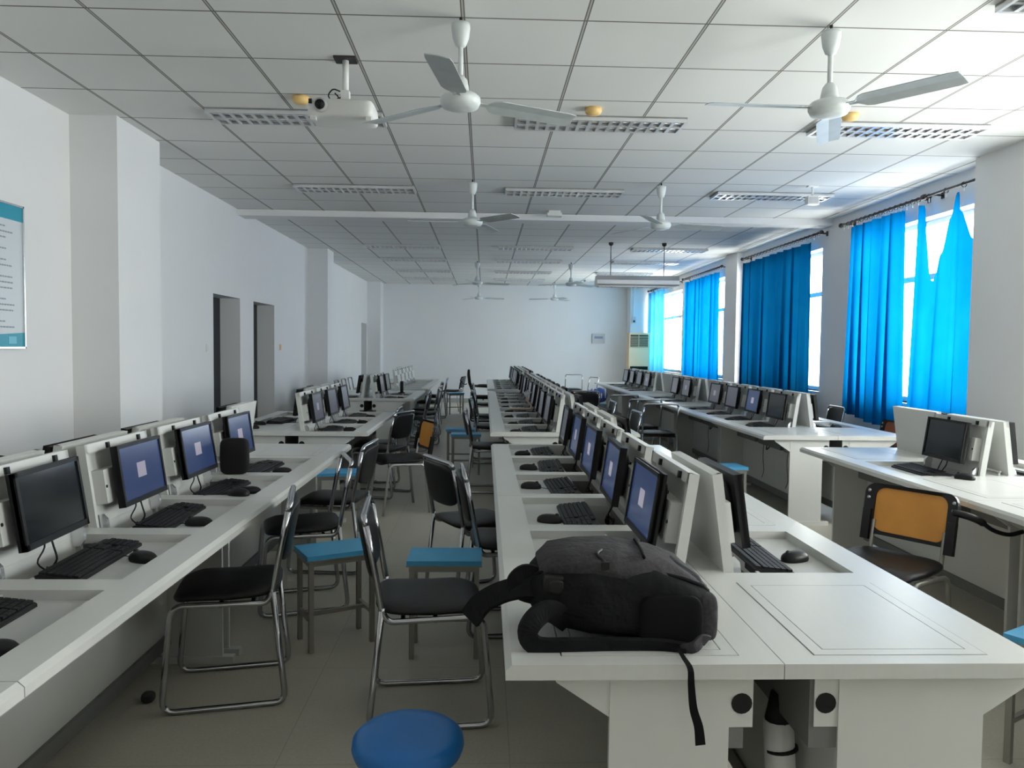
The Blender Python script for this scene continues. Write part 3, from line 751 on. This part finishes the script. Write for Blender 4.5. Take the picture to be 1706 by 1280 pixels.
# projector
pr = empty('projector', (-.80, 4.43, CZ)); tag(pr, 'white projector hanging from a ceiling pole beside the front fan', 'projector')
b = MB(); b.cushion((0.0, 0, -.305), (.36, .27, .105), 8, ez=6, nu=40); b.box((-.16, -.12, -.372), (-.13, -.09, -.35)); b.box((.14, -.12, -.372), (.17, -.09, -.35)); b.build('body', 'whitepl', pr)
b = MB(); b.lathe([(0, .02), (.036, .02), (.038, 0), (.03, 0), (0, -.004)], seg=24, mtx=Matrix.Translation((-.10, -.137, -.30)) @ Matrix.Rotation(PI / 2, 4, 'X')); b.lathe([(0, .024), (.027, .024), (.027, .01), (0, .01)], seg=24, mi=1, mtx=Matrix.Translation((-.10, -.137, -.30)) @ Matrix.Rotation(PI / 2, 4, 'X')); b.build('lens', ['greybox', 'black'], pr)
b = MB(); b.box((-.165, -.138, -.29), (-.148, -.132, -.265)); b.build('sensor', 'black', pr)
b = MB(); b.cbox((0.01, 0, -.006), (.12, .10, .012), 1); b.tube([(.01, 0, 0), (.01, 0, -.20)], .018, 14); b.cbox((.01, 0, -.215), (.045, .05, .07)); b.cbox((.01, 0, -.252), (.13, .12, .008)); b.build('ceiling_mount', ['whitepl', 'rod'], pr)
b = MB(); b.tube(spline([(-.02, 0, -.18), (-.06, .0, -.17), (-.085, 0, -.205), (-.06, 0, -.235), (-.03, .0, -.215), (-.05, 0, -.19)], 5), .004, 6); b.tube(spline([(0, 0, -.20), (-.04, .02, -.22), (-.07, .02, -.245)], 5), .004, 6); b.build('cable', 'black', pr)

# ------------------------------------------------------------------ curtains
def curtain(y0, y1, z_top, z_bot, x, label, nf, amp=.035, topf=None, botf=None, gather=0., seed=0, m='curtain', flare=0., lap=.05):
    rnd = random.Random(seed); ny, nz = int(max(60, nf * 26)), 26; b_ = MB(); vs = []
    ph = [rnd.uniform(0, 6) for _ in range(5)]
    for j in range(nz + 1):
        for i in range(ny + 1):
            s = i / ny; y = y0 + (y1 - y0) * s
            zt_ = topf(s) if topf else z_top; zb = botf(s) if botf else z_bot + .012 * math.sin(s * 9 + ph[0])
            t = j / nz; z = zt_ + (zb - zt_) * t
            env = .55 + .45 * t
            w = s * nf * 2 * PI
            dx = amp * env * (math.sin(w + .5 * math.sin(3 * s * PI + ph[1]) + .25 * t) + .35 * math.sin(2.3 * w + ph[2] + .6 * t) + .25 * math.sin(.47 * w + ph[3]))
            yc = (y0 + y1) / 2; y = yc + (y - yc) * (1 - gather * math.sin(t * PI * .9)) + lap * math.sin(w + ph[4] + .8 * t) * env + .02 * math.sin(2.3 * w + ph[1]) * env + flare * s * t
            vs.append((x + dx, y, z))
    fs = [(j * (ny + 1) + i, j * (ny + 1) + i + 1, (j + 1) * (ny + 1) + i + 1, (j + 1) * (ny + 1) + i) for j in range(nz) for i in range(ny)]
    b_.add(vs, fs, 0, True); o = b_.build('curtain', m); 
    tag(o, label, 'curtain', 'blue window curtains'); return o
CX_ = 4.10
curtain(7.55, 8.60, 2.82, .67, CX_, 'bright blue curtain hanging full length beside the torn one', 5.5, .05, seed=1, botf=lambda s: .70 - .03 * math.sin(s * 5) if s > .2 else .62)
def interp(pts, s):
    for (a, za), (b_, zb) in zip(pts, pts[1:]):
        if s <= b_:
            t = (s - a) / (b_ - a); t = t * t * (3 - 2 * t); return za + (zb - za) * t
    return pts[-1][1]
torn = [(0, 2.35), (.10, 2.40), (.24, 2.66), (.34, 2.83), (.37, 2.83), (.44, 2.62), (.52, 2.32), (.60, 2.14), (.66, 2.08), (.73, 2.09), (.77, 2.16), (.81, 2.45), (.84, 2.80), (1, 2.82)]
curtain(6.36, 7.30, 2.8, .74, CX_, 'torn blue curtain sagging from one hook with a deep scooped gap', 3.0, .028, topf=lambda s: interp(torn, s), botf=lambda s: .80 - .05 * s, seed=5, flare=.12, lap=.02)
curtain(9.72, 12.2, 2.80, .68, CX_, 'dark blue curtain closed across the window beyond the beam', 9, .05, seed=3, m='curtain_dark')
curtain(13.55, 15.75, 2.80, .72, CX_, 'blue curtain pair on the window beyond the hanging lamp', 8, .05, seed=4)
curtain(17.7, 19.4, 2.82, .72, CX_, 'light blue curtain at the farthest window beside the air conditioner', 4, .05, seed=6, m='curtain_light')
ring_me = None
for y0, y1, lb, nr in [(6.0, 7.16, 'dark curtain rod over the torn curtain', 5), (7.22, 8.86, 'dark curtain rod over the bright blue curtain', 16), (9.42, 12.3, 'dark curtain rod over the dark blue curtain', 22), (13.4, 16.0, 'dark curtain rod over the blue curtain pair', 18), (16.45, 19.4, 'dark curtain rod at the farthest window', 14)]:
    r_ = empty('curtain_rod', (CX_, (y0 + y1) / 2, 2.88)); tag(r_, lb, 'curtain rod', 'curtain rods'); h = (y1 - y0) / 2
    b = MB(); b.tube([(0, -h, 0), (0, h, 0)], .013, 10); b.build('rod', 'rod', r_)
    for sgn in (-1, 1):
        b = MB(); b.cushion((0, sgn * (h + .02), 0), (.055, .06, .055), 2, nu=14, nv=8); b.build('finial', 'rod', r_)
        b = MB(); b.tube([(0, sgn * (h - .08), 0), (XR - CX_, sgn * (h - .08), 0)], .009, 8); b.cbox((XR - CX_ - .005, sgn * (h - .08), 0), (.01, .04, .06)); b.build('wall_bracket', 'rod', r_)
    for k in range(nr):
        y = -h + .06 + (2 * h - .12) * k / (nr - 1)
        if ring_me is None:
            b = MB(); b.tube([(math.cos(a * PI / 6) * .022, 0, math.sin(a * PI / 6) * .022 - .008) for a in range(12)], .004, 5, closed=True); b.cbox((0, 0, -.045), (.004, .012, .035), 1)
            o = b.build('curtain_ring', ['rod', 'whitepl'], r_, (0, y, 0)); ring_me = o.data
        else: link('curtain_ring', ring_me, r_, (0, y, 0))

# ------------------------------------------------------------------ wall things
po = empty('notice_board', (XL + .012, 4.62, 1.835)); tag(po, 'silver-framed teal and white notice board on the wall before the pillar', 'notice board')
w, h = .40, .445
b = MB(); b.box((-.012, -w, -h), (.006, w, h), 0); b.build('panel', 'paper', po)
b = MB()
for a0, a1, z0, z1 in ((-w, w, h - .012, h), (-w, w, -h, -h + .012), (-w, -w + .012, -h, h), (w - .012, w, -h, h)): b.box((-.012, a0, z0), (.016, a1, z1))
b.build('frame', 'silver', po)
b = MB(); b.box((.006, -w + .012, h - .10), (.0075, w - .012, h - .012)); b.build('header', 'teal', po); b = MB(); b.add([(.0075, -w + .012, -h + .012), (.0075, w - .012, -h + .012), (.0075, w - .012, -h + .10), (.0075, -w + .012, -h + .06)], [(0, 1, 2, 3)]); b.box((.0078, w - .17, -h + .03), (.009, w - .09, -h + .075), 1); b.build('footer', ['teal', 'teal2'], po)
b = MB(); rnd = random.Random(3)
for r_i in range(19):
    z = h - .15 - r_i * .034
    if r_i in (3, 5, 8, 12, 16): continue
    y = -w + .05
    while y < w - .12:
        L = rnd.uniform(.012, .03); b.box((.006, y, z), (.0072, y + L, z + .009)); y += L + .006
        if y > w - .2 and rnd.random() < .12: break
b.build('lettering', 'ink', po)
for x, y, z, nm in ((XL, 8.30, 1.39, 'white light switch before the nearer dark door'), (XL, 11.23, 1.40, 'cream light switch after the second dark door')):
    b = MB(); b.box((0, -.043, -.043), (.009, .043, .043)); b.box((.009, -.015, -.03), (.014, .015, .03)); o = b.build('light_switch', 'whitepl' if y < 9 else 'cream', None, (x, y, z)); tag(o, nm, 'switch', 'wall switches')
o = empty('breaker_panel', (2.94, Y1, 1.69)); tag(o, 'small grey electrical panel with blue-grey window on the far wall', 'electrical panel')
b = MB(); b.box((-.165, -.05, -.125), (.165, 0, .125)); b.box((-.15, -.056, -.11), (.15, -.05, .11)); b.build('cover', 'greybox', o)
b = MB(); b.box((-.11, -.062, -.005), (.11, -.055, .055)); b.build('window', 'panelblue', o)
ac_ = empty('air_conditioner', (3.82, 19.22, 0)); tag(ac_, 'cream floor-standing air conditioner in the far corner by the curtain', 'air conditioner')
b = MB(); b.box((-.25, -.17, 0), (.25, .17, 1.83)); b.build('cabinet', 'cream', ac_)
b = MB(); b.box((-.22, -.185, 1.48), (.22, -.171, 1.78), 1)
for k in range(8): b.box((-.22, -.19, 1.49 + k * .035), (.22, -.18, 1.50 + k * .035), 0)
b.box((-.02, -.19, 1.48), (-.01, -.18, 1.78), 0); b.build('vent_grille', ['cream', 'blackmat'], ac_)
b = MB(); b.box((-.22, -.18, .92), (.22, -.171, 1.0), 0); b.build('display', 'blackmat', ac_)
b = MB(); b.box((-.22, -.18, .1), (.22, -.171, .7), 0)
b.build('intake_grille', 'cream', ac_)
o = empty('wall_conduit', (3.70, 19.44, 0)); tag(o, 'thin white conduit running down from ceiling to a small junction box', 'conduit')
b = MB(); b.box((.04, -.02, 2.2), (.065, .0, CZ)); b.build('conduit', 'whitepl', o)
b = MB(); b.box((0.0, -.05, 2.08), (.09, 0, 2.24)); b.box((.02, -.055, 2.10), (.07, -.05, 2.15), 1); b.build('junction_box', ['greybox', 'black'], o)

# ------------------------------------------------------------------ backpack (local x = along its length, top of the pack at -x)
bp = empty('backpack', (.325, 1.89, DZ)); tag(bp, 'black and grey backpack lying on the front centre desk', 'backpack')
def sect(x, w, z0, z1, n=28, e=3.2, yo=0.):
    out = []
    for k in range(n):
        a = 2 * PI * k / n; ca, sa = math.cos(a), math.sin(a)
        y = math.copysign(abs(ca) ** (2 / e), ca) * w / 2; z = (z0 + z1) / 2 + math.copysign(abs(sa) ** (2 / e), sa) * (z1 - z0) / 2
        y += yo + .005 * math.sin(63 * x + a * 3) + .004 * math.sin(110 * x - a * 4); z += .004 * math.sin(40 * x + a * 2) + .003 * math.sin(90 * x + a * 5) if z > z0 + .01 else 0
        out.append((x, y, z))
    return out
main = [(-.215, .09, .085, .125), (-.205, .18, .062, .148), (-.18, .24, .045, .165), (-.13, .27, .022, .180), (-.07, .29, .006, .188), (0, .30, .0, .188), (.08, .30, .0, .182), (.15, .29, .0, .165), (.195, .27, .003, .145), (.218, .23, .012, .12), (.23, .15, .03, .10)]
b = MB(); b.loft([sect(*r__) for r__ in main]); o = b.build('body', 'fabric', bp)
front = [(-.19, .14, .14, .172), (-.16, .20, .14, .195), (-.09, .235, .14, .208), (0, .245, .14, .206), (.10, .24, .12, .190), (.165, .22, .10, .162), (.205, .18, .08, .138), (.222, .11, .07, .115)]
b = MB(); b.loft([sect(*r__) for r__ in front]); o = b.build('front_pocket', 'fabric2', bp)
z = MB()
def on_body(x, f, secs=None, out=.0):
    # point on the near flank of the body: f=0 bottom .. 1 top
    for a_, c_ in zip(main, main[1:]):
        if a_[0] <= x <= c_[0]:
            t = (x - a_[0]) / (c_[0] - a_[0]); w_, z0_, z1_ = [a_[i] + (c_[i] - a_[i]) * t for i in (1, 2, 3)]
            zz = z0_ + (z1_ - z0_) * f; q = abs(2 * f - 1); y_ = -(w_ / 2) * (1 - q ** 3.2) ** (1 / 3.2)
            return (x, y_ - out, zz)
z.tube([on_body(x, .93 - .02 * x / .2, out=-.004) for x in [-.2 + .41 * k / 24 for k in range(25)]], .0055, 6)
z.build('zipper', 'web', bp); z = MB()
z.tube([on_body(x, .40 - .5 * (x + .19), out=-.003) for x in [-.19 + .27 * k / 18 for k in range(19)]], .007, 6)
z.build('zipper', 'web', bp); z = MB()
z.tube(spline([(.055, -.10, .199), (.06, -.03, .203), (.065, .07, .200)], 5), .004, 6)
z.build('zipper', 'web', bp)
b = MB(); b.cushion((.11, -.142, .065), (.15, .026, .12), 6, ez=4); b.build('side_pocket', 'web', bp)
b = MB(); b.cushion((.20, -.115, .065), (.05, .05, .11), 4); b.build('corner_patch', 'fabric2', bp)
b = MB(); b.cushion((-.155, -.098, .135), (.06, .05, .05), 4); b.cushion((-.155, -.126, .137), (.035, .01, .03), 5); b.build('side_buckle', 'black', bp)
b = MB(); b.tube(spline([(-.04, -.06, .208), (-.055, -.09, .204), (-.04, -.11, .192)], 5), .004, 6); b.cbox((-.04, -.118, .184), (.02, .006, .02)); b.build('zipper_pull', 'black', bp)
def strap(pts, w, t, name, m='web', up=(0, 0, 1), n=5):
    P = spline(pts, n); rings = []
    for i, p in enumerate(P):
        tg = (P[min(i + 1, len(P) - 1)] - P[max(i - 1, 0)]).normalized(); u = Vector(up) if not callable(up) else Vector(up(i / (len(P) - 1)))
        s_ = tg.cross(u)
        if s_.length < 1e-3: s_ = Vector((0, 1, 0))
        s_.normalize(); nn = s_.cross(tg).normalized(); ww = w[0] + (w[1] - w[0]) * i / (len(P) - 1) if isinstance(w, tuple) else w
        rings.append([p + s_ * ww / 2 + nn * t / 2, p - s_ * ww / 2 + nn * t / 2, p - s_ * ww / 2 - nn * t / 2, p + s_ * ww / 2 - nn * t / 2])
    m_ = MB(); m_.loft(rings, sm=False); return m_.build(name, m, bp)
strap([(-.19, -.05, .145), (-.225, -.055, .152), (-.25, -.06, .13), (-.235, -.06, .105), (-.19, -.06, .09)], .035, .012, 'carry_handle', 'fabric', up=(0, 1, 0))
strap([(-.15, -.06, .10), (-.20, -.07, .118), (-.25, -.06, .112), (-.295, -.04, .090), (-.33, -.02, .060), (-.355, -.01, .022)], (.05, .055), .014, 'shoulder_strap', 'fabric', up=(0, -.75, .65))
strap([(-.12, -.11, .05), (-.165, -.14, .085), (-.20, -.16, .08), (-.222, -.165, .045), (-.20, -.165, .014), (-.13, -.165, .012), (-.04, -.16, .012), (.08, -.16, .010), (.14, -.175, .008)], (.055, .03), .014, 'shoulder_strap', 'fabric', up=(0, 1, .15))
strap([(.13, -.175, .009), (.155, -.185, .018), (.175, -.175, .03), (.19, -.165, .025)], .028, .006, 'strap_buckle', 'fabric2', up=(0, 1, .3))
strap([(.12, -.18, .012), (.122, -.22, .008), (.124, -.268, .003), (.125, -.275, -.03), (.130, -.278, -.08), (.142, -.278, -.12), (.147, -.278, -.16)], (.008, .022), .002, 'dangling_webbing', 'web', up=lambda t: (0, -1, 0) if t > .4 else (0, -.3, 1))

# ------------------------------------------------------------------ small items
b = MB(); b.cushion((0, 0, .097), (.15, .055, .194), 4, ez=5); o = b.build('case', 'blackmat', None, (-1.325, 4.15, DZ), (0, 0, .1)); o.name = 'black_case'; o.data.name = 'black_case'
tag(o, 'black rounded case standing on near wall desks before the last lit monitor', 'case')
o = empty('desk_phone', (-1.22, 11.5, DZ)); tag(o, 'thin upright black handset standing on the far wall desks', 'phone'); b = MB(); b.cbox((0, 0, .09), (.045, .03, .17)); b.build('handset', 'black', o); b = MB(); b.cbox((0, 0, .006), (.09, .07, .012)); b.build('base', 'black', o)
o = empty('cloth_bag', (1.98, 13.6, 0)); tag(o, 'blue and white striped cloth bundle on a stool beside long window desks', 'bag')
b = MB(); b.cushion((0, 0, .13), (.38, .28, .27), 2.6, 0, fn=lambda x, y, z: (x + .01 * math.sin(30 * z), y, z + .02 * math.sin(18 * x))); b.build('bundle', 'bluecloth', o)
b = MB()
for k in range(5): b.tube([( -.14 + k * .07, .14 * math.cos(t), .13 + .135 * math.sin(t)) for t in [i * PI / 8 - .2 for i in range(10)]], .012, 6)
b.build('stripe', 'whitecloth', o); o.location = (1.98, 13.6, .46)
put(st, 1.98, 13.6, 0, 'stool carrying the blue and white cloth bundle', 'stool', GS)
o = empty('cleaning_brush', (.50, 8.52, DZ)); tag(o, 'pale wrapped brush leaning up between long centre desks monitors', 'brush')  # pale stem with upright prongs, identity left open
b = MB(); b.tube(spline([(-.22, 0, .012), (-.10, 0, .014), (.0, .0, .016), (.02, 0, .05), (-.02, 0, .10), (-.03, 0, .15)], 5), .012, 8); b.build('handle', 'tan', o)
b = MB()
for k in range(5): b.tube([(-.03, 0, .14), (-.045 + k * .012 - .01, 0, .18), (-.06 + k * .02, 0, .225 - abs(k - 2) * .01)], [.011, .009, .005], 6)
b.build('bristle', 'whitecloth', o)
# under-desk cabling of the window row
for i, (y, lb) in enumerate([(6.75, 'black power adaptor and cables under front of long window desks'), (7.35, 'black socket strip hanging under long window desks, further in'), (9.2, 'black cable bundle under the middle of long window desks')]):
    o = empty('power_strip', (2.265 + .47, y, .55)); tag(o, lb, 'power strip', 'cabling under long window desks')
    b = MB(); b.box((-.03, -.07, -.03), (0, .07, .02)); b.build('socket_block', 'black', o)
    b = MB(); b.tube(spline([(-.02, -.06, .0), (-.05, -.12, -.06), (-.03, -.16, -.02), (-.02, -.22, .05), (-.02, -.25, .10)], 5), .006, 6); b.tube(spline([(-.02, .03, -.02), (-.02, .05, -.15), (-.02, .02, -.28), (-.015, .08, -.36)], 5), .003, 6); b.build('cable', 'black', o)
o = empty('cable_duct', (.76, 1.86, 0)); tag(o, 'white flexible cable duct with dark band behind the front centre desk panel', 'duct')
b = MB(); b.tube([(.03, .0, 0), (.0, .02, .30), (-.01, .03, .50)], .038, 18); b.build('pipe', 'whitepl', o)
b = MB(); b.tube([(-.002, .021, .425), (-.003, .022, .432)], .0405, 18); b.build('band', 'blackmat', o); b = MB(); b.tube([(-.008, .028, .50), (-.01, .03, .57)], [.036, .02], 12); b.build('cable_bundle', 'blackmat', o)
b = MB(); b.cushion((0, 0, .02), (.05, .05, .04), 3); o = b.build('floor_cap', 'rubber', None, (-1.33, 3.08, 0)); tag(o, 'small black rubber cap lying on the floor under near wall desks', 'cap')
b = MB()
b.tube(spline([(0, -.12, .004), (.04, -.05, .012), (.0, .02, .02), (-.04, .08, .012), (.0, .12, .004), (.05, .08, .004), (.06, -.02, .004), (.02, -.10, .018)], 5), .006, 6)
o = b.build('white_cable', 'whitepl', None, (2.90, 4.35, DZ)); tag(o, 'coiled white cable on near window desks between two lids', 'cable')

# ------------------------------------------------------------------ light
w = bpy.data.worlds.new('sky'); SC.world = w; w.use_nodes = True; bg = w.node_tree.nodes['Background']
bg.inputs['Color'].default_value = (1.0, .978, .945, 1); bg.inputs['Strength'].default_value = 19.0
for a0, a1 in wins:
    l = bpy.data.lights.new('sky_portal', 'AREA'); l.shape = 'RECTANGLE'; l.size = ZT - ZS; l.size_y = a1 - a0; l.cycles.is_portal = True
    o = bpy.data.objects.new('sky_portal', l); C.objects.link(o); o.location = (XR + .24, (a0 + a1) / 2, (ZS + ZT) / 2); o.rotation_euler = (0, PI / 2, 0)

SC.view_settings.view_transform = 'Standard'; SC.view_settings.look = 'None'; SC.view_settings.gamma = 1; SC.view_settings.exposure = 0.0
SC.view_settings.use_curve_mapping = False
cy = SC.cycles
cy.use_denoising = True
try: cy.denoiser = 'OPENIMAGEDENOISE'
except Exception: pass
cy.max_bounces = 10; cy.diffuse_bounces = 7; cy.glossy_bounces = 4; cy.transmission_bounces = 4; cy.transparent_max_bounces = 8
cy.sample_clamp_indirect = 8; cy.caustics_reflective = False; cy.caustics_refractive = False
